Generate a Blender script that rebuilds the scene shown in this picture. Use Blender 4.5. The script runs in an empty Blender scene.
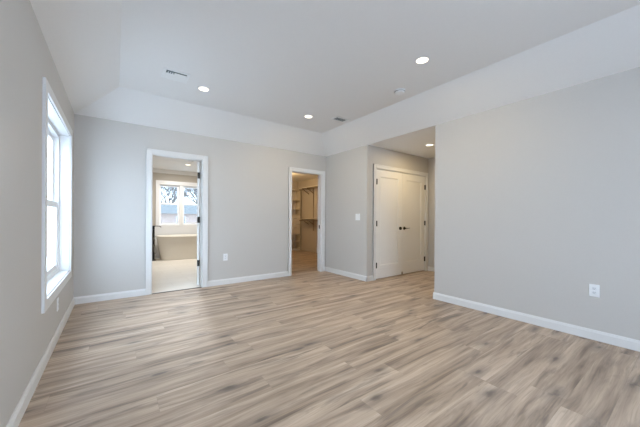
import bpy, bmesh, math, random
from mathutils import Matrix, Vector

random.seed(7)
SC = bpy.context.scene
COL = SC.collection
PI = math.pi

# ------------------------------------------------------------------ camera
cam_d = bpy.data.cameras.new('camera')
cam_d.sensor_fit = 'HORIZONTAL'
cam_d.sensor_width = 36.0
cam_d.lens = 36.0 * 279.62 / 640.0
cam_d.shift_y = 4.80 / 640.0
cam_d.clip_start = 0.05
cam_d.clip_end = 400
cam = bpy.data.objects.new('camera', cam_d)
COL.objects.link(cam)
cam.matrix_world = (Matrix.Translation((0.4283, 0.0, 1.1222)) @ Matrix.Rotation(-0.6319, 4, 'Z')
                    @ Matrix.Rotation(PI / 2, 4, 'X') @ Matrix.Rotation(0.0059, 4, 'Z'))
SC.camera = cam

# ------------------------------------------------------------------ world, daylight, exposure
W = bpy.data.worlds.new('overcast_sky')
SC.world = W
W.use_nodes = True
bg = W.node_tree.nodes['Background']
bg.inputs['Color'].default_value = (0.635, 0.795, 1.0, 1)
bg.inputs['Strength'].default_value = 10.2


SC.view_settings.view_transform = 'Standard'
SC.view_settings.look = 'None'
SC.view_settings.gamma = 1.0
SC.view_settings.use_curve_mapping = False
SC.view_settings.exposure = 0.24
try:
    SC.cycles.max_bounces = 12
    SC.cycles.diffuse_bounces = 8
    SC.cycles.transparent_max_bounces = 16
    SC.cycles.use_denoising = True
    SC.cycles.sample_clamp_indirect = 4.0
except Exception:
    pass


# ------------------------------------------------------------------ materials
class NB:
    """small node builder"""
    def __init__(self, name):
        self.m = bpy.data.materials.new(name)
        self.m.use_nodes = True
        self.nt = self.m.node_tree
        self.nt.nodes.clear()
        self.out = self.nt.nodes.new('ShaderNodeOutputMaterial')

    def new(self, t, **kw):
        n = self.nt.nodes.new(t)
        for k, v in kw.items():
            setattr(n, k, v)
        return n

    def link(self, a, b):
        self.nt.links.new(a, b)

    def val(self, sock, v):
        if isinstance(v, bpy.types.NodeSocket):
            self.link(v, sock)
        else:
            sock.default_value = v

    def math(self, op, a, b=0.0, c=None):
        n = self.new('ShaderNodeMath', operation=op)
        self.val(n.inputs[0], a)
        self.val(n.inputs[1], b)
        if c is not None:
            self.val(n.inputs[2], c)
        return n.outputs[0]

    def comb(self, x, y, z=0.0):
        n = self.new('ShaderNodeCombineXYZ')
        for s, v in zip(n.inputs, (x, y, z)):
            self.val(s, v)
        return n.outputs[0]

    def noise(self, vec, scale=1.0, detail=3.0, rough=0.55, dist=0.0):
        n = self.new('ShaderNodeTexNoise')
        self.link(vec, n.inputs['Vector'])
        n.inputs['Scale'].default_value = scale
        n.inputs['Detail'].default_value = detail
        n.inputs['Roughness'].default_value = rough
        n.inputs['Distortion'].default_value = dist
        return n.outputs['Fac']

    def white(self, vec):
        n = self.new('ShaderNodeTexWhiteNoise', noise_dimensions='3D')
        self.link(vec, n.inputs['Vector'])
        return n.outputs['Value']

    def ramp(self, fac, stops, interp='LINEAR'):
        n = self.new('ShaderNodeValToRGB')
        r = n.color_ramp
        r.interpolation = interp
        while len(r.elements) < len(stops):
            r.elements.new(0.5)
        for e, (p, c) in zip(r.elements, stops):
            e.position = p
            e.color = (c[0], c[1], c[2], 1) if not isinstance(c, (int, float)) else (c, c, c, 1)
        self.link(fac, n.inputs['Fac'])
        return n.outputs['Color']

    def mix(self, fac, a, b, blend='MIX'):
        n = self.new('ShaderNodeMix', data_type='RGBA', blend_type=blend)
        self.val(n.inputs[0], fac)
        for s, v in ((n.inputs[6], a), (n.inputs[7], b)):
            if isinstance(v, bpy.types.NodeSocket):
                self.link(v, s)
            else:
                s.default_value = (v[0], v[1], v[2], 1)
        return n.outputs[2]

    def xyz(self):
        tc = self.new('ShaderNodeTexCoord')
        s = self.new('ShaderNodeSeparateXYZ')
        self.link(tc.outputs['Object'], s.inputs[0])
        return tc.outputs['Object'], s.outputs[0], s.outputs[1], s.outputs[2]

    def pbsdf(self, color, rough, metal=0.0, bump=None, bump_s=0.1, bump_d=0.002, spec=0.5):
        p = self.new('ShaderNodeBsdfPrincipled')
        if isinstance(color, bpy.types.NodeSocket):
            self.link(color, p.inputs['Base Color'])
        else:
            p.inputs['Base Color'].default_value = (*color, 1)
        self.val(p.inputs['Roughness'], rough)
        p.inputs['Metallic'].default_value = metal
        p.inputs['Specular IOR Level'].default_value = spec
        if bump is not None:
            b = self.new('ShaderNodeBump')
            b.inputs['Strength'].default_value = bump_s
            b.inputs['Distance'].default_value = bump_d
            self.link(bump, b.inputs['Height'])
            self.link(b.outputs[0], p.inputs['Normal'])
        self.link(p.outputs[0], self.out.inputs['Surface'])
        return self.m


def painted(name, color, rough=0.6, scale=60, amt=0.02, spec=0.3):
    """paint with a faint roller texture"""
    b = NB(name)
    o, x, y, z = b.xyz()
    n = b.noise(o, scale, 3)
    c = b.mix(b.math('MULTIPLY', n, 1.0), tuple(v * (1 - amt) for v in color), tuple(min(1, v * (1 + amt)) for v in color))
    return b.pbsdf(c, rough, bump=n, bump_s=0.05, bump_d=0.001, spec=spec)


def simple(name, color, rough=0.4, metal=0.0, spec=0.5):
    b = NB(name)
    o, x, y, z = b.xyz()
    n = b.noise(o, 30, 2)
    c = b.mix(n, tuple(v * 0.97 for v in color), tuple(min(1, v * 1.03) for v in color))
    return b.pbsdf(c, rough, metal, spec=spec)


def emissive(name, color, strength):
    b = NB(name)
    e = b.new('ShaderNodeEmission')
    e.inputs['Color'].default_value = (*color, 1)
    e.inputs['Strength'].default_value = strength
    b.link(e.outputs[0], b.out.inputs['Surface'])
    return b.m


def glass_mat(name, tint=(0.95, 0.97, 0.97)):
    b = NB(name)
    t = b.new('ShaderNodeBsdfTransparent')
    t.inputs['Color'].default_value = (*tint, 1)
    g = b.new('ShaderNodeBsdfGlossy')
    g.inputs['Roughness'].default_value = 0.02
    m = b.new('ShaderNodeMixShader')
    m.inputs[0].default_value = 0.06
    b.link(t.outputs[0], m.inputs[1])
    b.link(g.outputs[0], m.inputs[2])
    b.link(m.outputs[0], b.out.inputs['Surface'])
    return b.m


def plank_mat():
    b = NB('oak_laminate_planks')
    o, x, y, z = b.xyz()
    PW, PL = 0.192, 1.285
    v = b.math('DIVIDE', b.math('ADD', y, 30.03), PW)
    row = b.math('FLOOR', v)
    fv = b.math('FRACT', v)
    rr = b.white(b.comb(row, 3.3, 1.7))
    u = b.math('ADD', b.math('DIVIDE', b.math('ADD', x, 20.0), PL), b.math('MULTIPLY', rr, 5.37))
    colm = b.math('FLOOR', u)
    fu = b.math('FRACT', u)
    pid = b.white(b.comb(row, colm, 0.5))
    pid2 = b.white(b.comb(colm, row, 9.5))
    off = b.math('MULTIPLY', pid, 57.0)
    off2 = b.math('MULTIPLY', pid2, 31.0)
    # wandering grain: bend the across-coordinate a little along the length
    bend = b.noise(b.comb(b.math('ADD', b.math('MULTIPLY', x, 1.3), off), b.math('MULTIPLY', y, 2.5), off2), 1.0, 2)
    yb = b.math('ADD', y, b.math('MULTIPLY', b.math('SUBTRACT', bend, 0.5), 0.06))
    # broad streaks along the board
    streak = b.noise(b.comb(b.math('ADD', b.math('MULTIPLY', x, 0.75), off), b.math('MULTIPLY', yb, 12.5), off2), 1.0, 4, 0.6, 0.5)
    # fine pores
    fine = b.noise(b.comb(b.math('ADD', b.math('MULTIPLY', x, 3.0), off2), b.math('MULTIPLY', yb, 85.0), off), 1.0, 5, 0.7, 0.3)
    # smoky heart patches
    patch = b.noise(b.comb(b.math('ADD', b.math('MULTIPLY', x, 1.7), off2), b.math('MULTIPLY', yb, 13.0), off), 1.0, 4, 0.6, 0.7)
    base = b.ramp(streak, [(0.30, (0.175, 0.128, 0.099)), (0.43, (0.365, 0.275, 0.207)),
                           (0.57, (0.485, 0.375, 0.288)), (0.72, (0.620, 0.500, 0.398))])
    tone = b.ramp(pid, [(0.0, (0.95, 0.945, 0.94)), (0.5, (1.0, 1.0, 1.0)), (1.0, (1.04, 1.04, 1.04))])
    c = b.mix(1.0, base, tone, 'MULTIPLY')
    pm = b.ramp(patch, [(0.53, 0.0), (0.66, 1.0)])
    pmv = b.math('MULTIPLY', pm, b.math('ADD', 0.35, b.math('MULTIPLY', pid2, 0.55)))
    c = b.mix(pmv, c, (0.165, 0.128, 0.105))
    fm = b.ramp(fine, [(0.28, 0.72), (0.48, 0.98), (0.68, 1.10)])
    c = b.mix(1.0, c, fm, 'MULTIPLY')
    # knots
    vor = b.new('ShaderNodeTexVoronoi', voronoi_dimensions='2D', feature='F1')
    vor.inputs['Scale'].default_value = 1.0
    vor.inputs['Randomness'].default_value = 1.0
    b.link(b.comb(b.math('MULTIPLY', x, 1.45), b.math('MULTIPLY', yb, 4.4)), vor.inputs['Vector'])
    wob = b.math('MULTIPLY', b.math('SUBTRACT', b.noise(b.comb(b.math('MULTIPLY', x, 7.0), b.math('MULTIPLY', y, 22.0)), 1.0, 3), 0.5), 0.22)
    kd = b.math('ADD', vor.outputs['Distance'], wob)
    sepc = b.new('ShaderNodeSeparateColor')
    b.link(vor.outputs['Color'], sepc.inputs[0])
    has = b.math('GREATER_THAN', sepc.outputs[0], 0.45)
    halo = b.math('MULTIPLY', b.ramp(kd, [(0.04, 1.0), (0.26, 0.0)]), has)
    core = b.math('MULTIPLY', b.ramp(kd, [(0.015, 1.0), (0.10, 0.0)]), has)
    c = b.mix(b.math('MULTIPLY', halo, 0.60), c, (0.200, 0.160, 0.135))
    c = b.mix(b.math('MULTIPLY', core, 0.65), c, (0.085, 0.068, 0.060))
    # hairline joints
    ev = b.math('MINIMUM', fv, b.math('SUBTRACT', 1.0, fv))
    eu = b.math('MINIMUM', fu, b.math('SUBTRACT', 1.0, fu))
    jv = b.math('LESS_THAN', ev, 0.006)
    ju = b.math('LESS_THAN', eu, 0.0011)
    j = b.math('MAXIMUM', jv, ju)
    c = b.mix(b.math('MULTIPLY', j, 0.15), c, (0.10, 0.075, 0.055))
    rough = b.math('ADD', 0.40, b.math('MULTIPLY', fine, 0.14))
    h = b.math('SUBTRACT', fine, b.math('MULTIPLY', j, 1.5))
    return b.pbsdf(c, rough, bump=h, bump_s=0.12, bump_d=0.0012, spec=0.45)


def tile_mat():
    b = NB('cream_floor_tile')
    o, x, y, z = b.xyz()
    br = b.new('ShaderNodeTexBrick', offset=0.5)
    b.link(o, br.inputs['Vector'])
    br.inputs['Color1'].default_value = (0.76, 0.72, 0.65, 1)
    br.inputs['Color2'].default_value = (0.72, 0.68, 0.615, 1)
    br.inputs['Mortar'].default_value = (0.62, 0.56, 0.48, 1)
    br.inputs['Scale'].default_value = 1.0
    br.inputs['Mortar Size'].default_value = 0.003
    br.inputs['Brick Width'].default_value = 0.6
    br.inputs['Row Height'].default_value = 0.3
    n = b.noise(o, 3.0, 4, 0.6, 1.2)
    c = b.mix(b.ramp(n, [(0.4, 0.0), (0.7, 0.35)]), br.outputs['Color'], (0.84, 0.79, 0.72))
    return b.pbsdf(c, 0.35)


def brick_mat():
    b = NB('pale_pink_brick')
    o, x, y, z = b.xyz()
    br = b.new('ShaderNodeTexBrick')
    b.link(b.comb(x, z), br.inputs['Vector'])
    br.inputs['Color1'].default_value = (0.52, 0.37, 0.30, 1)
    br.inputs['Color2'].default_value = (0.46, 0.33, 0.27, 1)
    br.inputs['Mortar'].default_value = (0.52, 0.46, 0.42, 1)
    br.inputs['Scale'].default_value = 1.0
    br.inputs['Mortar Size'].default_value = 0.012
    br.inputs['Brick Width'].default_value = 0.21
    br.inputs['Row Height'].default_value = 0.075
    return b.pbsdf(br.outputs['Color'], 0.85)


M = {}
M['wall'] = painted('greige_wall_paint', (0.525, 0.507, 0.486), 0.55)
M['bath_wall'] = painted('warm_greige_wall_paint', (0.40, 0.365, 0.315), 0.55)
M['closet_wall'] = painted('closet_wall_paint', (0.56, 0.52, 0.47), 0.6)
M['ceiling'] = painted('white_ceiling_paint', (0.82, 0.825, 0.825), 0.7)
M['trim'] = painted('white_trim_paint', (0.70, 0.70, 0.70), 0.32, 90, 0.01, 0.45)
M['door'] = painted('white_door_paint', (0.78, 0.77, 0.75), 0.38, 90, 0.01, 0.45)
M['vinyl'] = simple('white_window_vinyl', (0.82, 0.83, 0.84), 0.35)
M['glass'] = glass_mat('window_glass')
M['dimmed_glass'] = glass_mat('dimmed_window_glass', (0.54, 0.55, 0.55))  # pane tint darkened to tone down the overbright view outside
M['black'] = simple('matte_black_metal', (0.018, 0.017, 0.017), 0.35, 0.6)
M['bronze'] = simple('dark_bronze_hinge', (0.022, 0.019, 0.017), 0.5, 0.3)
M['plastic'] = simple('white_plastic', (0.80, 0.82, 0.84), 0.35)
M['slot'] = simple('dark_slot', (0.03, 0.03, 0.03), 0.6)
M['duct'] = simple('dark_duct', (0.11, 0.14, 0.15), 0.7)
M['vent'] = simple('white_enamelled_metal', (0.84, 0.86, 0.87), 0.4)
M['receptacle'] = simple('pale_grey_plastic', (0.72, 0.75, 0.78), 0.4)
M['lens'] = emissive('warm_led_lens', (1.0, 0.88, 0.68), 3.0)
M['floor'] = plank_mat()
M['tile'] = tile_mat()
M['acrylic'] = simple('glossy_white_acrylic', (0.74, 0.70, 0.63), 0.18)
M['melamine'] = simple('white_melamine', (0.72, 0.68, 0.61), 0.45)
M['metal_rod'] = simple('brushed_nickel', (0.30, 0.25, 0.20), 0.4, 0.8)
M['thresh'] = simple('dark_floor_edge', (0.06, 0.06, 0.06), 0.6)
M['ground'] = painted('whitened_bounce_ground', (0.80, 0.81, 0.82), 0.9, 2.0, 0.15)  # unseen ground whitened to bounce more daylight up to the ceilings
M['brick'] = brick_mat()
M['shingle'] = painted('grey_shingles', (0.25, 0.26, 0.26), 0.9, 6.0, 0.12)
M['bark'] = painted('grey_bark', (0.26, 0.24, 0.225), 0.9, 15.0, 0.15)


# ------------------------------------------------------------------ mesh helpers
class MB:
    """collects solids into one bmesh, then links them as ONE mesh object"""
    def __init__(self):
        self.bm = bmesh.new()

    def box(self, x0, x1, y0, y1, z0, z1, bevel=0.0):
        vs = [self.bm.verts.new(p) for p in ((x0, y0, z0), (x1, y0, z0), (x1, y1, z0), (x0, y1, z0),
                                             (x0, y0, z1), (x1, y0, z1), (x1, y1, z1), (x0, y1, z1))]
        fs = [self.bm.faces.new([vs[i] for i in f]) for f in
              ((3, 2, 1, 0), (4, 5, 6, 7), (0, 1, 5, 4), (1, 2, 6, 5), (2, 3, 7, 6), (3, 0, 4, 7))]
        if bevel > 0:
            es = {e for f in fs for e in f.edges}
            bmesh.ops.bevel(self.bm, geom=list(es), offset=bevel, segments=2, affect='EDGES', profile=0.5)
        return self

    def prism(self, pts, axis, a, b):
        """extrude a closed 2-D outline between a and b along an axis (0,1,2)"""
        def mk(p, t):
            q = list(p)
            q.insert(axis, t)
            return self.bm.verts.new(q)
        A = [mk(p, a) for p in pts]
        B = [mk(p, b) for p in pts]
        n = len(pts)
        fs = [self.bm.faces.new(A), self.bm.faces.new(list(reversed(B)))]
        for i in range(n):
            fs.append(self.bm.faces.new([A[i], B[i], B[(i + 1) % n], A[(i + 1) % n]]))
        bmesh.ops.recalc_face_normals(self.bm, faces=fs)
        return self

    def lathe(self, prof, center=(0, 0, 0), axis=2, seg=32):
        """rings of (radius, height) along an axis; ends are capped"""
        rings = []
        for r, h in prof:
            ring = []
            for k in range(seg):
                t = 2 * PI * k / seg
                p = [r * math.cos(t), r * math.sin(t)]
                p.insert(axis, h)
                ring.append(self.bm.verts.new((p[0] + center[0], p[1] + center[1], p[2] + center[2])))
            rings.append(ring)
        fs = []
        for a, b in zip(rings, rings[1:]):
            for k in range(seg):
                fs.append(self.bm.faces.new([a[k], a[(k + 1) % seg], b[(k + 1) % seg], b[k]]))
        fs.append(self.bm.faces.new(rings[0]))
        fs.append(self.bm.faces.new(rings[-1]))
        bmesh.ops.recalc_face_normals(self.bm, faces=fs)
        return self

    def tube(self, pts, rad, seg=10):
        """round tube through points; rad is a number or one per point"""
        pts = [Vector(p) for p in pts]
        rs = [rad] * len(pts) if isinstance(rad, (int, float)) else rad
        rings = []
        up = Vector((0.13, 0.31, 0.94)).normalized()
        for i, p in enumerate(pts):
            d = (pts[min(i + 1, len(pts) - 1)] - pts[max(i - 1, 0)]).normalized()
            a = d.cross(up)
            if a.length < 1e-3:
                a = d.cross(Vector((1, 0, 0)))
            a.normalize()
            c = d.cross(a)
            rings.append([self.bm.verts.new(p + (a * math.cos(2 * PI * k / seg) + c * math.sin(2 * PI * k / seg)) * rs[i])
                          for k in range(seg)])
        fs = []
        for a, b in zip(rings, rings[1:]):
            for k in range(seg):
                fs.append(self.bm.faces.new([a[k], a[(k + 1) % seg], b[(k + 1) % seg], b[k]]))
        fs.append(self.bm.faces.new(rings[0]))
        fs.append(self.bm.faces.new(rings[-1]))
        bmesh.ops.recalc_face_normals(self.bm, faces=fs)
        return self

    def build(self, name, mat, parent=None, smooth=False):
        me = bpy.data.meshes.new(name)
        self.bm.to_mesh(me)
        self.bm.free()
        if smooth:
            for p in me.polygons:
                p.use_smooth = True
        me.materials.append(mat)
        o = bpy.data.objects.new(name, me)
        COL.objects.link(o)
        if parent:
            o.parent = parent
        return o


def struct(o):
    o['kind'] = 'structure'
    return o


def tag(o, label, cat, group=None):
    o['label'] = label
    o['category'] = cat
    if group:
        o['group'] = group
    return o


def thing(name, label, cat, loc, rotz=0.0, group=None):
    o = bpy.data.objects.new(name, None)
    o.empty_display_size = 0.1
    COL.objects.link(o)
    o.location = loc
    o.rotation_euler = (0, 0, rotz)
    return tag(o, label, cat, group)


def root(name, loc=(0, 0, 0)):
    o = bpy.data.objects.new(name, None)
    COL.objects.link(o)
    o.location = loc
    return struct(o)


def copy_tree(o, parent=None):
    c = o.copy()
    COL.objects.link(c)
    if parent:
        c.parent = parent
    for ch in list(o.children):
        copy_tree(ch, c)
    return c


def smooth_by_angle(o, deg=35):
    m = o.data
    for p in m.polygons:
        p.use_smooth = True
    try:
        m.set_sharp_from_angle(angle=math.radians(deg))
    except Exception:
        pass


# ------------------------------------------------------------------ plan of the rooms (metres)
XR = 4.0558          # face of the right wall
YB = 4.7465          # face of the back wall
YBB = 4.87           # far face of the back wall
YA = 3.535           # face of the alcove's back wall
YD = 2.2201          # end of the long right wall
XA = 5.93            # right end of the alcove
H = 2.44             # wall height
HT = 2.743           # flat of the tray ceiling
RUN = 0.46           # run of the sloped ceiling border
YR = -1.60           # rear wall
BX0, BX1 = 0.0, 3.00      # bathroom
BY = 8.90
BH = 2.455
CX0, CX1 = 3.10, 5.75     # walk-in closet
CY = 8.63

# floors
struct(MB().box(-0.16, 6.1, YR - 0.2, YB + 0.005, -0.12, 0.0).build('floor', M['floor']))
struct(MB().box(CX0 - 0.05, 6.1, YB + 0.005, CY + 0.15, -0.12, 0.0).build('floor_closet', M['floor']))
struct(MB().box(-0.16, CX0 - 0.05, YB + 0.005, BY + 0.15, -0.12, 0.004).build('floor_bathroom', M['tile']))

# left wall with the tall window opening
WY0, WY1, WZ0, WZ1 = 2.89, 4.30, 0.50, 2.055
mb = MB()
T = -0.16
mb.box(T, 0, YR - 0.2, WY0, 0, H).box(T, 0, WY0, WY1, 0, WZ0).box(T, 0, WY0, WY1, WZ1, H).box(T, 0, WY1, YB, 0, H)
struct(mb.build('wall_left', M['wall']))

# back wall with the two doorways
D1, D2, DH = (0.860, 1.556), (3.214, 3.937), 2.042
mb = MB()
mb.box(-0.16, D1[0], YB, YBB, 0, H).box(D1[0], D1[1], YB, YBB, DH, H).box(D1[1], D2[0], YB, YBB, 0, H)
mb.box(D2[0], D2[1], YB, YBB, DH, H).box(D2[1], XR + 0.124, YB, YBB, 0, H)
struct(mb.build('wall_back', M['wall']))

# right wall: the short piece past the alcove, and the long piece by the camera
struct(MB().box(XR, XR + 0.124, YA, YB, 0, H).build('wall_right_far', M['wall']))
struct(MB().box(XR, XR + 0.124, YR, YD, 0, H).build('wall_right', M['wall']))
# alcove
AD = (4.283, 5.833)
mb = MB()
mb.box(XR + 0.124, AD[0], YA, YA + 0.12, 0, H).box(AD[0], AD[1], YA, YA + 0.12, DH, H).box(AD[1], XA, YA, YA + 0.12, 0, H)
struct(mb.build('wall_alcove_back', M['wall']))
struct(MB().box(XA, XA + 0.12, YD - 0.12, YA + 0.12, 0, H).build('wall_alcove_right', M['wall']))
struct(MB().box(XR + 0.124, XA, YD - 0.12, YD, 0, H).build('wall_alcove_front', M['wall']))
struct(MB().box(XR, XA + 0.12, YD - 0.12, YA + 0.12, H, H + 0.1).build('ceiling_alcove', M['ceiling']))
# dark reach-in closet behind the double doors
struct(MB().box(XA, XA + 0.12, YA + 0.12, YBB, 0, H).build('wall_reach_in_right', M['closet_wall']))
struct(MB().box(XR + 0.124, XA + 0.12, YBB - 0.124, YBB, 0, H).build('wall_reach_in_back', M['closet_wall']))
struct(MB().box(XR + 0.124, XA + 0.12, YA + 0.12, YBB, H, H + 0.1).build('ceiling_reach_in', M['ceiling']))

# rear wall with an unseen window opening added and sized for its daylight
mb = MB()
VX0, VX1 = 0.60, 2.60
mb.box(-0.16, VX0, YR - 0.15, YR, 0, H).box(VX0, VX1, YR - 0.15, YR, 0, 0.5).box(VX0, VX1, YR - 0.15, YR, 2.1, H)
mb.box(VX1, XR + 0.124, YR - 0.15, YR, 0, H)
struct(mb.build('wall_rear', M['wall']))

# tray ceiling: sloped borders round a raised flat
bm = bmesh.new()
o4 = [(0, YR, H), (XR, YR, H), (XR, YB, H), (0, YB, H)]
i4 = [(RUN, YR + RUN, HT), (XR - RUN, YR + RUN, HT), (XR - RUN, YB - RUN, HT), (RUN, YB - RUN, HT)]
lo = [bm.verts.new(p) for p in o4] + [bm.verts.new(p) for p in i4]
hi = [bm.verts.new((p[0], p[1], HT + 0.15)) for p in o4]
for k in range(4):
    j = (k + 1) % 4
    bm.faces.new([lo[k], lo[j], lo[4 + j], lo[4 + k]])
    bm.faces.new([lo[j], lo[k], hi[k], hi[j]])
bm.faces.new([lo[4], lo[5], lo[6], lo[7]])
bm.faces.new(list(reversed(hi)))
bmesh.ops.recalc_face_normals(bm, faces=bm.faces[:])
mb = MB()
mb.bm.free()
mb.bm = bm
struct(mb.build('ceiling', M['ceiling']))

# bathroom shell
BWX = (1.405, 2.52)      # window opening, both lights
BWZ = (0.90, 2.05)
mb = MB()
mb.box(-0.16, BWX[0], BY, BY + 0.15, 0, BH).box(BWX[0], BWX[1], BY, BY + 0.15, 0, BWZ[0])
mb.box(BWX[0], BWX[1], BY, BY + 0.15, BWZ[1], BH).box(BWX[1], CX0, BY, BY + 0.15, 0, BH)
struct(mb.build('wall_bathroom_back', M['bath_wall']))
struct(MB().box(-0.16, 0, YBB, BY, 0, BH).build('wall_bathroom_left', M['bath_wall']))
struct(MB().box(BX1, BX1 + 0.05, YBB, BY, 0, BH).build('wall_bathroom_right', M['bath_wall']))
struct(MB().box(-0.16, CX0 - 0.05, YBB - 0.123, BY + 0.15, BH, BH + 0.1).build('ceiling_bathroom', M['ceiling']))
struct(MB().prism([(BY, BH), (BY - 0.085, BH), (BY - 0.075, BH - 0.02), (BY - 0.03, BH - 0.075), (BY - 0.012, BH - 0.10), (BY, BH - 0.10)],
                  0, 0.0, BX1).build('trim_crown_bathroom', M['trim']))
struct(MB().box(0, BX1, BY - 0.015, BY, 0.0, 0.10).build('baseboard_bathroom_back', M['trim']))

struct(MB().box(1.30, BX1, BY - 0.010, BY, 0.10, BWZ[0] - 0.034).build('trim_panel_bathroom', M['trim']))

# walk-in closet shell
struct(MB().box(CX0 - 0.05, CX0, YBB, CY, 0, H).build('wall_closet_left', M['closet_wall']))
struct(MB().box(CX1, CX1 + 0.12, YBB, CY, 0, H).build('wall_closet_right', M['closet_wall']))
struct(MB().box(CX0 - 0.05, CX1 + 0.12, CY, CY + 0.12, 0, H).build('wall_closet_back', M['closet_wall']))
struct(MB().box(CX0 - 0.05, CX1 + 0.12, YBB, CY + 0.12, H, H + 0.1).build('ceiling_closet', M['ceiling']))
struct(MB().box(CX1 - 0.014, CX1, YBB, CY, 0, 0.09).build('baseboard_closet_right', M['closet_wall']))


# ------------------------------------------------------------------ baseboards
def board_profile(face, s, h=0.092, t=0.015):
    """outline (across, z): face plus s*t into the room, eased top"""
    return [(face, 0), (face + s * t, 0), (face + s * t, h - 0.022), (face + s * t * 0.7, h - 0.012), (face + s * t * 0.45, h), (face, h)]


CW = 0.075   # casing width
struct(MB().prism(board_profile(0, 1), 1, YR, YB).build('baseboard_left', M['trim']))
mb = MB()
mb.prism(board_profile(YB, -1), 0, 0.0, D1[0] - CW).prism(board_profile(YB, -1), 0, D1[1] + CW + 0.008, D2[0] - CW)
mb.prism(board_profile(YB, -1), 0, D2[1] + CW + 0.002, XR)
struct(mb.build('baseboard_back', M['trim']))
struct(MB().prism(board_profile(XR, -1), 1, YA - 0.015, YB).build('baseboard_right_far', M['trim']))
struct(MB().prism(board_profile(XR, -1), 1, YR, YD + 0.015).build('baseboard_right', M['trim']))
mb = MB()
mb.prism(board_profile(YA, -1), 0, XR - 0.015, AD[0] - CW - 0.004).prism(board_profile(YA, -1), 0, AD[1] + CW + 0.004, XA)
struct(mb.build('baseboard_alcove_back', M['trim']))
struct(MB().prism(board_profile(XA, -1), 1, YD, YA).build('baseboard_alcove_right', M['trim']))


# ------------------------------------------------------------------ door casings
def casing(name, x0, x1, y, top, depth, rv=0.006, right_extra=0.0):
    """flat casing with an eased inner bead plus the jamb lining, on a wall facing -Y"""
    mb = MB()
    a, b, t = x0 - rv, x1 + rv, top + rv
    th = 0.018
    for (u0, u1, z0, z1) in ((a - CW + rv, a, 0, t + CW - rv), (b, b + CW - rv + right_extra, 0, t + CW - rv), (a, b, t, t + CW - rv)):
        mb.box(u0, u1, y - th, y, z0, z1, 0.003)
    # raised outer band
    for (u0, u1, z0, z1) in ((a - CW + rv, a - CW + rv + 0.016, 0, t + CW - rv), (b + CW - rv + right_extra - 0.016, b + CW - rv + right_extra, 0, t + CW - rv),
                             (a - CW + rv, b + CW - rv + right_extra, t + CW - rv - 0.016, t + CW - rv)):
        mb.box(u0, u1, y - th - 0.005, y - 0.001, z0, z1)
    # jamb
    j = 0.006
    mb.box(x0 - 0.012, x0 + j, y - 0.001, y + depth + 0.001, 0, top)
    mb.box(x1 - j, x1 + 0.012, y - 0.001, y + depth + 0.001, 0, top)
    mb.box(x0 - 0.012, x1 + 0.012, y - 0.001, y + depth + 0.001, top - j, top + 0.012)
    return struct(mb.build(name, M['trim']))


casing('trim_1', D1[0], D1[1], YB, DH, 0.1235, right_extra=0.008)
casing('trim_2', D2[0], D2[1], YB, DH, 0.1235, right_extra=0.002)
casing('trim_3', AD[0], AD[1], YA, DH, 0.12)
# ragged dark joint where the planks meet the bathroom tile
mb = MB()
xs = [D1[0] + 0.008 + k * 0.036 for k in range(20)]
for k in range(19):
    w = 0.016 + 0.010 * random.random()
    mb.box(xs[k], min(xs[k + 1], D1[1] - 0.006), YB + 0.012 - w, YB + 0.016, 0.0, 0.006)
struct(mb.build('trim_4', M['thresh']))


# ------------------------------------------------------------------ doors
def hinge(parent, x, y, z, mat, h=0.10):
    mb = MB()
    mb.lathe([(0.011, -h / 2), (0.011, h / 2)], (x, y, z), 2, 10)
    mb.box(x - 0.021, x + 0.021, y + 0.002, -0.0005, z - h / 2, z + h / 2)
    return mb.build('hinge', mat, parent)


def leaf(name, w, h, hand):
    """door leaf, local: x 0..w, front face at y=0 (towards -Y), one tall recessed panel"""
    r = root(name)
    st, tr, brl = 0.125, 0.125, 0.235
    th = 0.035
    mb = MB()
    mb.box(0, st, 0, th, 0, h, 0.0015).box(w - st, w, 0, th, 0, h, 0.0015)
    mb.box(st, w - st, 0, th, 0, brl).box(st, w - st, 0, th, h - tr, h)
    # sticking: sloped moulding round the panel
    s = 0.018
    d = 0.011
    x0, x1, z0, z1 = st, w - st, brl, h - tr
    bm_ = mb.bm
    o_ = [bm_.verts.new(p) for p in ((x0, 0.0, z0), (x1, 0.0, z0), (x1, 0.0, z1), (x0, 0.0, z1))]
    i_ = [bm_.verts.new(p) for p in ((x0 + s, d, z0 + s), (x1 - s, d, z0 + s), (x1 - s, d, z1 - s), (x0 + s, d, z1 - s))]
    for k in range(4):
        j = (k + 1) % 4
        bm_.faces.new([o_[k], o_[j], i_[j], i_[k]])
    mb.build('stile_and_rail_frame', M['door'], r)
    MB().box(st, w - st, d, th - d, brl, h - tr).build('recessed_panel', M['door'], r)
    return r


LW = (AD[1] - AD[0] - 0.012 - 0.010) / 2
dl = leaf('door_1', LW, 2.020, 'L')
dl.location = (AD[0] + 0.0085, YA + 0.006, 0.012)
for z in (0.25, 1.02, 1.79):
    hinge(dl, 0.002, -0.019, z, M['bronze'])
dr = leaf('door_2', LW, 2.020, 'R')
dr.location = (AD[0] + 0.0115 + LW, YA + 0.006, 0.012)
for z in (0.25, 1.02, 1.79):
    hinge(dr, LW + 0.002, -0.010, z, M['bronze'])


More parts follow.
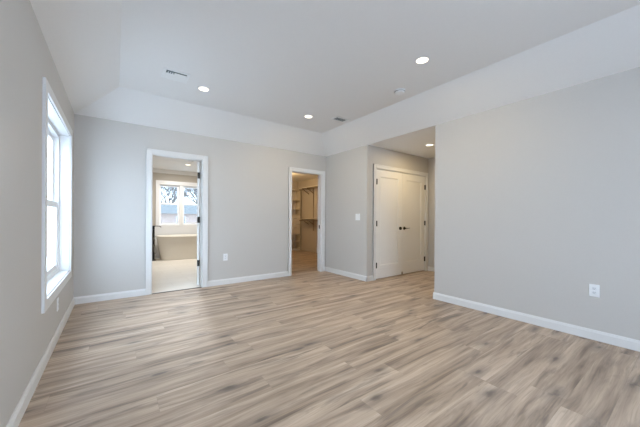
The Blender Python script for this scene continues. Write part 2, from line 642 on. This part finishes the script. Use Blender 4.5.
def lever(parent, x, z, direction):
    prof = [(0.033, 0), (0.033, -0.006), (0.028, -0.011), (0.013, -0.013)]
    k = MB().lathe(prof + ([(0.012, -0.045)] if direction else []), (x, 0, z), 1, 24)
    ro = k.build('rose', M['black'], parent)
    if direction:
        MB().tube([(x - 0.012 * direction, -0.048, z), (x + 0.03 * direction, -0.050, z), (x + 0.08 * direction, -0.050, z + 0.001),
                   (x + 0.125 * direction, -0.044, z + 0.002)], [0.009, 0.007, 0.006, 0.0055], 12).build('lever_handle', M['black'], ro)
    else:
        MB().lathe([(0.010, -0.010), (0.024, -0.012), (0.029, -0.018), (0.027, -0.025), (0.016, -0.030), (0.004, -0.031)], (x, 0, z), 1, 24).build('door_knob', M['black'], ro)


lever(dl, LW - 0.062, 0.920, 0)
lever(dr, 0.062, 0.920, 1)
MB().box(-0.013, 0.010, -0.012, 0.0, 0.004, 0.055, 0.002).build('floor_bolt', M['metal_rod'], dr)

# bathroom door, swung open into the bathroom about 105 degrees
bd = root('door_3', (D1[1] - 0.012, YBB + 0.012, 0.014))
BWD = 0.680
bd.rotation_euler = (0, 0, math.radians(-20))
th = 0.035
mb = MB()
st = 0.115
mb.box(-th, 0, 0, st, 0, 2.02, 0.0015).box(-th, 0, BWD - st, BWD, 0, 2.02, 0.0015)
mb.box(-th, 0, st, BWD - st, 0, 0.235).box(-th, 0, st, BWD - st, 1.895, 2.02)
mb.build('stile_and_rail_frame', M['door'], bd)
MB().box(-th + 0.010, -0.010, st, BWD - st, 0.235, 1.895).build('recessed_panel', M['door'], bd)
for z in (0.36, 1.07, 1.80):
    mb = MB()
    mb.box(-th + 0.004, 0.003, -0.004, 0.002, z - 0.05, z + 0.05)
    mb.lathe([(0.008, z - 0.052), (0.008, z + 0.052)], (0.006, -0.006, 0), 2, 10)
    mb.build('hinge', M['bronze'], bd)
for sgn, x in ((-1, -th), (1, 0.0)):
    k = MB().lathe([(0.031, 0), (0.031, sgn * 0.008), (0.012, sgn * 0.012), (0.012, sgn * 0.045)], (x, BWD - 0.06, 0.92), 0, 20).build('rose', M['black'], bd)
    MB().tube([(x + sgn * 0.047, BWD - 0.05, 0.92), (x + sgn * 0.050, BWD - 0.17, 0.92)], 0.010, 10).build('lever_handle', M['black'], k)
# strike plate on the closet jamb
struct(MB().box(D2[1] - 0.0085, D2[1] - 0.0055, YB + 0.045, YB + 0.075, 0.905, 0.975).build('trim_strike_plate', M['bronze']))


# ------------------------------------------------------------------ windows
def ring(mb, axis, f0, f1, u0, u1, z0, z1, w, wz0=None, wz1=None):
    """rectangular frame of bars; axis 0: plane across X (u = Y); axis 1: plane across Y (u = X)"""
    wz0 = w if wz0 is None else wz0
    wz1 = w if wz1 is None else wz1
    for (a, b, c, d) in ((u0, u0 + w, z0, z1), (u1 - w, u1, z0, z1), (u0 + w, u1 - w, z0, z0 + wz0), (u0 + w, u1 - w, z1 - wz1, z1)):
        if axis == 0:
            mb.box(f0, f1, a, b, c, d)
        else:
            mb.box(a, b, f0, f1, c, d)
    return mb


def pane(axis, f, u0, u1, z0, z1):
    mb = MB()
    if axis == 0:
        mb.box(f - 0.002, f + 0.002, u0, u1, z0, z1)
    else:
        mb.box(u0, u1, f - 0.002, f + 0.002, z0, z1)
    return mb


# window 1: tall double-hung in the left wall, deep white returns
w1 = root('window_1')
mb = MB()
th = 0.018
ring(mb, 0, 0.0, th, WY0 - 0.078, WY1 + 0.078, WZ0 - 0.078, WZ1 + 0.078, 0.080)
mb.build('casing', M['trim'], w1)
mb = MB()
ring(mb, 0, -0.165, 0.004, WY0 - 0.004, WY1 + 0.004, WZ0 - 0.004, WZ1 + 0.004, 0.016)
mb.build('jamb_lining', M['trim'], w1)
a0, a1, b0, b1 = WY0 + 0.012, WY1 - 0.012, WZ0 + 0.012, WZ1 - 0.012
mb = MB()
ring(mb, 0, -0.16, -0.085, a0, a1, b0, b1, 0.036)
mb.build('frame', M['vinyl'], w1)
zm = 1.262
a0 += 0.030; a1 -= 0.030; b0 += 0.030; b1 -= 0.030
for nm, (f0, f1), (z0, z1) in (('upper_sash', (-0.155, -0.128), (zm - 0.02, b1)), ('lower_sash', (-0.125, -0.096), (b0, zm + 0.02))):
    s = ring(MB(), 0, f0, f1, a0, a1, z0, z1, 0.056).build(nm, M['vinyl'], w1)
    pane(0, (f0 + f1) / 2, a0 + 0.04, a1 - 0.04, z0 + 0.04, z1 - 0.04).build('glass', M['glass'], s)

# window 2: twin double-hung in the bathroom
w2 = root('window_2')
ring(MB(), 1, BY - 0.018, BY, BWX[0] - 0.08, BWX[1] + 0.08, BWZ[0] - 0.035, BWZ[1] + 0.10, 0.082, 0.036, 0.102).build('casing', M['trim'], w2)
ring(MB(), 1, BY - 0.004, BY + 0.155, BWX[0] - 0.003, BWX[1] + 0.003, BWZ[0] - 0.003, BWZ[1] + 0.003, 0.014).build('jamb_lining', M['trim'], w2)
xm = (1.891 + 2.036) / 2
MB().box(xm - 0.045, xm + 0.045, BY - 0.012, BY + 0.14, BWZ[0] + 0.01, BWZ[1] - 0.01).build('mullion', M['trim'], w2)
for (u0, u1) in ((BWX[0] + 0.011, xm - 0.045), (xm + 0.045, BWX[1] - 0.011)):
    zm2 = 1.505
    for nm, (f0, f1), (z0, z1) in (('upper_sash', (BY + 0.085, BY + 0.115), (zm2 - 0.022, BWZ[1] - 0.011)),
                                   ('lower_sash', (BY + 0.05, BY + 0.08), (BWZ[0] + 0.011, zm2 + 0.022))):
        s = ring(MB(), 1, f0, f1, u0, u1, z0, z1, 0.040).build(nm, M['vinyl'], w2)
        pane(1, (f0 + f1) / 2, u0 + 0.028, u1 - 0.028, z0 + 0.028, z1 - 0.028).build('glass', M['dimmed_glass'], s)

# casing of the unseen daylight opening added behind the camera
w3 = root('unseen_window')
ring(MB(), 1, YR, YR + 0.018, VX0 - 0.078, VX1 + 0.078, 0.5 - 0.078, 2.1 + 0.078, 0.08).build('casing', M['trim'], w3)


# ------------------------------------------------------------------ ceiling lights
def downlight(name, x, y, z, label, power, group, tint=(1.0, 0.83, 0.52)):
    t = thing(name, label, 'ceiling light', (x, y, z), 0, group)
    k = MB().lathe([(0.056, 0.0), (0.076, 0.0), (0.080, -0.003), (0.078, -0.006), (0.060, -0.008), (0.056, -0.004)], (0, 0, 0), 2, 40)
    o = k.build('trim_ring', M['plastic'], t)
    smooth_by_angle(o, 50)
    MB().lathe([(0.0575, -0.002), (0.0575, -0.005), (0.03, -0.0065), (0.003, -0.007)], (0, 0, 0), 2, 40).build('lens', M['lens'], t)
    l = bpy.data.lights.new('downlight_beam', 'AREA')
    l.shape = 'DISK'
    l.size = 0.11
    l.energy = power
    l.color = tint
    lo_ = bpy.data.objects.new('downlight_beam', l)
    lo_.location = (0, 0, -0.012)
    lo_.parent = t
    COL.objects.link(lo_)
    return t


G = 'recessed ceiling lights'
downlight('recessed_light', 1.318, 3.705, HT, 'round recessed ceiling light beside the square supply vent over the bathroom doorway', 4, G)
downlight('recessed_light', 2.945, 1.690, HT, 'largest and nearest round recessed ceiling light, right of the smoke detector', 10, G)
downlight('recessed_light', 2.902, 3.705, HT, 'small round recessed ceiling light in front of the closet doorway', 10, G)
downlight('recessed_light', 4.925, 2.862, H, 'round recessed light in the low ceiling of the alcove by the double doors', 9, G, (1.0, 0.77, 0.43))
downlight('recessed_light', 1.90, 7.65, BH, 'round recessed light on the bathroom ceiling seen through the left doorway', 46, G, (1.0, 0.96, 0.90))
t = thing('added_closet_lamp', 'unseen ceiling lamp added to light the walk-in closet', 'ceiling light', (4.28, 7.2, H))  # added warm lamp, placed out of view to brighten the closet
MB().lathe([(0.13, 0.0), (0.13, -0.02), (0.12, -0.025)], (0, 0, 0), 2, 32).build('base', M['plastic'], t)
o = MB().lathe([(0.12, -0.025), (0.125, -0.05), (0.10, -0.08), (0.05, -0.097), (0.004, -0.10)], (0, 0, 0), 2, 32).build('added_lamp_dome', M['lens'], t)
smooth_by_angle(o, 60)
l = bpy.data.lights.new('closet_fill', 'POINT')
l.energy = 27
l.color = (1.0, 0.67, 0.33)
l.shadow_soft_size = 0.05
lo_ = bpy.data.objects.new('closet_fill', l)
lo_.location = (0, 0, -0.17)
lo_.parent = t
COL.objects.link(lo_)


# ------------------------------------------------------------------ vents, smoke detector
def vent(x, y, sx, sy, z, label, nsl, shut=False):
    t = thing('ceiling_vent', label, 'vent', (x, y, z))
    hx, hy = sx / 2, sy / 2
    b = 0.028
    mb = MB()
    for (x0, x1, y0, y1) in ((-hx, hx, -hy, -hy + b), (-hx, hx, hy - b, hy), (-hx, -hx + b, -hy + b, hy - b), (hx - b, hx, -hy + b, hy - b)):
        mb.box(x0, x1, y0, y1, -0.008, 0.0, 0.002)
    mb.build('frame', M['vent'], t)
    MB().box(-hx + b, hx - b, -hy + b, hy - b, -0.001, 0.0).build('duct_opening', M['duct'], t)
    pitch = (sy - 2 * b) / nsl
    for k in range(nsl):
        yy = -hy + b + (k + 0.5) * pitch
        if shut:      # blades turned almost flat, only the first slot open
            if k == 0:
                continue
            x0 = -hx + b
            if k == 1:
                x0 = -hx + b + 0.40 * (sx - 2 * b)
                for q in range(4):
                    xx = -hx + b + 0.022 + q * 0.023
                    MB().box(xx - 0.004, xx + 0.004, yy - pitch * 0.5, yy + pitch * 0.5, -0.007, -0.003).build('deflector', M['vent'], t)
            MB().prism([(yy - pitch * 0.5, -0.002), (yy - pitch * 0.5, -0.0035), (yy + pitch * 0.46, -0.0075), (yy + pitch * 0.46, -0.006)],
                       0, x0, hx - b).build('louvre', M['vent'], t)
        else:
            w = pitch * 0.55
            MB().prism([(yy - w * 0.5, -0.009), (yy - w * 0.5, -0.0105), (yy + w * 0.5, -0.003), (yy + w * 0.5, -0.0015)],
                       0, -hx + b, hx - b).build('louvre', M['vent'], t)
    return t


vent(0.978, 3.555, 0.265, 0.25, HT, 'square white louvred supply vent on the flat ceiling above the left doorway', 5, True)
vent(3.385, 3.500, 0.26, 0.16, HT, 'small white louvred vent on the ceiling near the far right corner', 5)
vent(1.846, 7.04, 0.22, 0.22, BH, 'small grille on the bathroom ceiling in front of the bathroom light', 5)

t = thing('smoke_detector', 'round white smoke detector on the ceiling between two recessed lights', 'smoke detector', (3.325, 2.265, HT))
o = MB().lathe([(0.072, 0), (0.072, -0.010), (0.070, -0.012)], (0, 0, 0), 2, 36).build('base_plate', M['plastic'], t)
smooth_by_angle(o)
o = MB().lathe([(0.064, -0.012), (0.064, -0.026), (0.055, -0.036), (0.030, -0.041), (0.004, -0.042)], (0, 0, 0), 2, 36).build('cover', M['plastic'], t)
smooth_by_angle(o)
MB().lathe([(0.0655, -0.016), (0.0655, -0.021)], (0, 0, 0), 2, 36).build('sensor_slot', M['slot'], t)


# ------------------------------------------------------------------ outlets and switch
def rot_wall(side):
    return {'back': 0.0, 'right': PI / 2 * -1, 'left': PI / 2}[side]


def outlet(loc, side, label, w=0.072, h=0.116):
    """local: plate lies in XZ, faces -Y"""
    t = thing('wall_outlet', label, 'outlet', loc, rot_wall(side))
    MB().box(-w / 2, w / 2, -0.006, 0, -h / 2, h / 2, 0.002).build('cover_plate', M['plastic'], t)
    for z in (0.0195, -0.0195):
        r = MB().box(-0.0165, 0.0165, -0.0085, -0.005, z - 0.014, z + 0.014, 0.001).build('receptacle', M['receptacle'], t)
        mb = MB()
        mb.box(-0.0075, -0.0052, -0.0090, -0.0080, z - 0.002, z + 0.007).box(0.0052, 0.0075, -0.0090, -0.0080, z - 0.002, z + 0.006)
        mb.lathe([(0.0024, -0.0080), (0.0024, -0.0090)], (0, 0, z - 0.008), 1, 10)
        mb.build('slots', M['slot'], r)
    return t


outlet((1.930, YB, 0.458), 'back', 'white duplex outlet low on the back wall between the two doorways')
outlet((XR, 0.594, 0.460), 'right', 'white duplex outlet low on the long right wall')
outlet((0.0, 3.52, 0.312), 'left', 'white outlet plate on the left wall under the window')

t = thing('light_switch', 'white double rocker light switch on the short wall between closet doorway and alcove', 'light switch', (XR, 3.768, 1.150), rot_wall('right'))
MB().box(-0.058, 0.058, -0.006, 0, -0.060, 0.060, 0.002).build('cover_plate', M['plastic'], t)
for x in (-0.023, 0.023):
    MB().prism([(-0.0055, -0.033), (-0.0075, -0.033), (-0.0095, 0.033), (-0.0055, 0.033)], 0, x - 0.0165, x + 0.0165).build('rocker', M['plastic'], t)


# ------------------------------------------------------------------ bathroom fittings
def oval(cx, cy, rx, ry, z, n=48, p=2.6):
    pts = []
    for k in range(n):
        a = 2 * PI * k / n
        c, s = math.cos(a), math.sin(a)
        pts.append((cx + rx * math.copysign(abs(c) ** (2 / p), c), cy + ry * math.copysign(abs(s) ** (2 / p), s), z))
    return pts


TX, TY = 2.085, 8.445
t = thing('bathtub', 'freestanding white bathtub with sloping ends under the bathroom window', 'bathtub', (TX, TY, 0.004))
bm = bmesh.new()
prof = [(0.665, 0.245, 0.0, 4), (0.685, 0.262, 0.012, 4), (0.70, 0.272, 0.10, 3.6), (0.735, 0.305, 0.32, 3.2), (0.775, 0.338, 0.55, 3.0),
        (0.785, 0.346, 0.598, 3.0), (0.812, 0.368, 0.604, 3.0), (0.815, 0.370, 0.622, 3.0), (0.807, 0.363, 0.634, 3.0), (0.775, 0.333, 0.634, 3.0),
        (0.760, 0.320, 0.618, 3.0), (0.70, 0.285, 0.45, 3.0), (0.60, 0.23, 0.20, 3.0), (0.50, 0.17, 0.15, 2.6)]
rings = [[bm.verts.new(p) for p in oval(0, 0, rx, ry, z, 64, pw)] for rx, ry, z, pw in prof]
for a, b in zip(rings, rings[1:]):
    for k in range(64):
        bm.faces.new([a[k], a[(k + 1) % 64], b[(k + 1) % 64], b[k]])
bm.faces.new(rings[-1])
bm.faces.new(rings[0])
bmesh.ops.recalc_face_normals(bm, faces=bm.faces[:])
mb = MB(); mb.bm.free(); mb.bm = bm
o = mb.build('tub_shell', M['acrylic'], t)
smooth_by_angle(o, 40)
MB().lathe([(0.032, 0.152), (0.032, 0.156), (0.012, 0.158)], (0.0, 0, 0), 2, 20).build('drain', M['black'], t)

t = thing('tub_filler', 'black floor-mounted tub filler with hand shower at the left end of the bathtub', 'tub filler', (1.225, 8.36, 0.004))
MB().lathe([(0.060, 0), (0.060, 0.018), (0.050, 0.026), (0.020, 0.030)], (0, 0, 0), 2, 28).build('floor_flange', M['black'], t)
MB().lathe([(0.028, 0.028), (0.028, 0.86), (0.032, 0.87), (0.032, 0.90), (0.020, 0.905)], (0, 0, 0), 2, 20).build('column', M['black'], t)
MB().lathe([(0.030, 0.40), (0.036, 0.43), (0.036, 0.53), (0.030, 0.56)], (0, 0, 0), 2, 20).build('valve_body', M['black'], t)
MB().tube([(0.0, 0, 0.885), (0.06, 0, 0.893), (0.13, 0, 0.890), (0.165, 0, 0.872), (0.17, 0, 0.855)], 0.009, 12).build('spout', M['black'], t)
MB().tube([(0.0, -0.02, 0.82), (-0.005, -0.07, 0.825)], 0.008, 10).build('lever_handle', M['black'], t)
hs = MB().tube([(0.0, -0.05, 0.60), (0.0, -0.055, 0.75), (0.0, -0.06, 0.80)], [0.009, 0.010, 0.016], 12).build('hand_shower', M['black'], t)
MB().tube([(0.0, -0.05, 0.60), (0.02, -0.05, 0.45), (0.05, -0.045, 0.28), (0.055, -0.04, 0.20), (0.035, -0.035, 0.17), (0.015, -0.03, 0.25), (0.0, -0.03, 0.42)], 0.006, 8).build('hose', M['metal_rod'], hs)

# ------------------------------------------------------------------ closet fittings
SX0, SX1, SY0, SY1 = 4.85, 5.675, 8.33, CY
t = thing('shelving_unit', 'white closet tower of open shelves and drawers against the closet back wall', 'shelving unit', ((SX0 + SX1) / 2, SY1, 0.0))


def loc_box(x0, x1, y0, y1, z0, z1):
    cx, cy = (SX0 + SX1) / 2, SY1
    return MB().box(x0 - cx, x1 - cx, y0 - cy, y1 - cy, z0, z1)


for x in (SX0, (SX0 + SX1) / 2 - 0.009, SX1 - 0.018):
    loc_box(x, x + 0.018, SY0, SY1 - 0.002, 0.0, 2.12).build('side_panel', M['melamine'], t)
loc_box(SX0 + 0.018, SX1 - 0.018, SY1 - 0.008, SY1 - 0.002, 0.05, 2.12).build('back_panel', M['melamine'], t)
loc_box(SX0 + 0.018, SX1 - 0.018, SY0 + 0.02, SY0 + 0.035, 0.0, 0.05).build('toe_kick', M['melamine'], t)
xm_ = (SX0 + SX1) / 2
for (x0, x1) in ((SX0 + 0.018, xm_ - 0.009), (xm_ + 0.009, SX1 - 0.018)):
    for z in (0.05, 0.316, 0.565, 1.24, 1.437, 1.748, 2.10):
        loc_box(x0, x1, SY0 + 0.004, SY1 - 0.008, z - 0.010, z + 0.010).build('shelf', M['melamine'], t)
    for k in range(2):
        z0 = 0.580 + k * 0.325
        d = loc_box(x0 + 0.003, x1 - 0.003, SY0 - 0.004, SY0 + 0.30 - 0.02, z0, z0 + 0.318).build('drawer', M['melamine'], t)
        loc_box((x0 + x1) / 2 - 0.05, (x0 + x1) / 2 + 0.05, SY0 - 0.016, SY0 - 0.003, z0 + 0.20, z0 + 0.21).build('drawer_pull', M['metal_rod'], d)

t = thing('closet_organizer', 'double hanging shelf and rod on the right wall of the walk-in closet', 'closet rods', (CX1, 7.3, 0.0))
YO0, YO1 = 5.6 - 7.3, 8.10 - 7.3
for z in (2.13, 1.10):
    MB().box(-0.30, -0.001, YO0, YO1, z - 0.009, z + 0.009).build('shelf', M['melamine'], t)
    MB().tube([(-0.26, YO0, z - 0.055), (-0.26, YO1 - 0.01, z - 0.055)], 0.014, 12).build('hanging_rod', M['metal_rod'], t)
    for y in (-1.1, -0.35, 0.33, 0.62):
        mb = MB()
        mb.box(-0.27, -0.002, y - 0.006, y + 0.006, z - 0.030, z - 0.010)
        mb.prism([(-0.002, z - 0.20), (-0.002, z - 0.17), (-0.25, z - 0.028), (-0.27, z - 0.028)], 1, y - 0.005, y + 0.005)
        mb.build('bracket', M['metal_rod'], t)
for y in (-1.1, -0.35, 0.33):
    MB().box(-0.014, -0.0005, y - 0.014, y + 0.014, 0.70, 2.12).build('wall_standard', M['metal_rod'], t)

# ------------------------------------------------------------------ outside the windows
GZ = -3.3
struct(MB().box(-120, 120, -60, 160, GZ - 0.1, GZ).build('ground', M['ground']))
t = thing('neighbour_house', 'pale brick house with grey roof seen through the bathroom window', 'house', (9, 47, GZ))
MB().box(-15, 13, -4, 5, 0, 4.95).build('wall', M['brick'], t)
MB().prism([(-4.6, 4.95), (5.6, 4.95), (0.5, 6.55)], 0, -15.5, 13.5).build('roof', M['shingle'], t)
for x in (-9.0, -4.2, -1.2, 3.4, 8.0):
    w_ = ring(MB(), 1, -4.06, -4.0, x - 0.6, x + 0.6, 3.1, 4.6, 0.09).build('window', M['vinyl'], t)
    pane(1, -4.02, x - 0.52, x + 0.52, 3.18, 4.52).build('window_pane', M['duct'], w_)


def grow(mb, p, d, L, r, depth, rng):
    q = p + d * L
    mid = p + d * (L * 0.5) + Vector((rng.uniform(-1, 1), rng.uniform(-1, 1), 0)) * L * 0.05
    mb.tube([p, mid, q], [r, r * 0.85, r * 0.68], 5)
    if depth == 0:
        return
    for k in range(rng.choice((2, 3, 3))):
        nd = (d + Vector((rng.uniform(-1, 1), rng.uniform(-1, 1), rng.uniform(-0.25, 0.6))) * 0.75).normalized()
        grow(mb, p + d * L * rng.uniform(0.55, 1.0), nd, L * rng.uniform(0.65, 0.9), r * 0.68, depth - 1, rng)


for k, (x, y, s, lab) in enumerate(((7.6, 57.0, 1.75, 'bare winter tree rising over the house roof in the left pane of the bathroom window'),
                                    (17.0, 69.0, 2.2, 'bare winter tree rising over the house roof in the right pane of the bathroom window'),
                                    (-9.5, 16.0, 1.0, 'bare winter tree outside the tall window in the left wall'))):
    rng = random.Random(20 + k)
    t = thing('bare_tree', lab, 'tree', (x, y, GZ), 0, 'bare trees outside')
    MB().tube([(0, 0, 0), (0.05, 0.02, 1.2 * s), (-0.03, 0.04, 2.6 * s)], [0.20 * s, 0.16 * s, 0.14 * s], 8).build('trunk', M['bark'], t)
    mb = MB()
    for j in range(5):
        a = j * PI * 0.4 + rng.uniform(-0.4, 0.4)
        grow(mb, Vector((-0.03, 0.04, (2.2 + 0.12 * j) * s)), Vector((0.55 * math.cos(a), 0.55 * math.sin(a), 0.85)).normalized(), 1.45 * s, 0.095 * s, 5, rng)
    mb.build('branches', M['bark'], t)
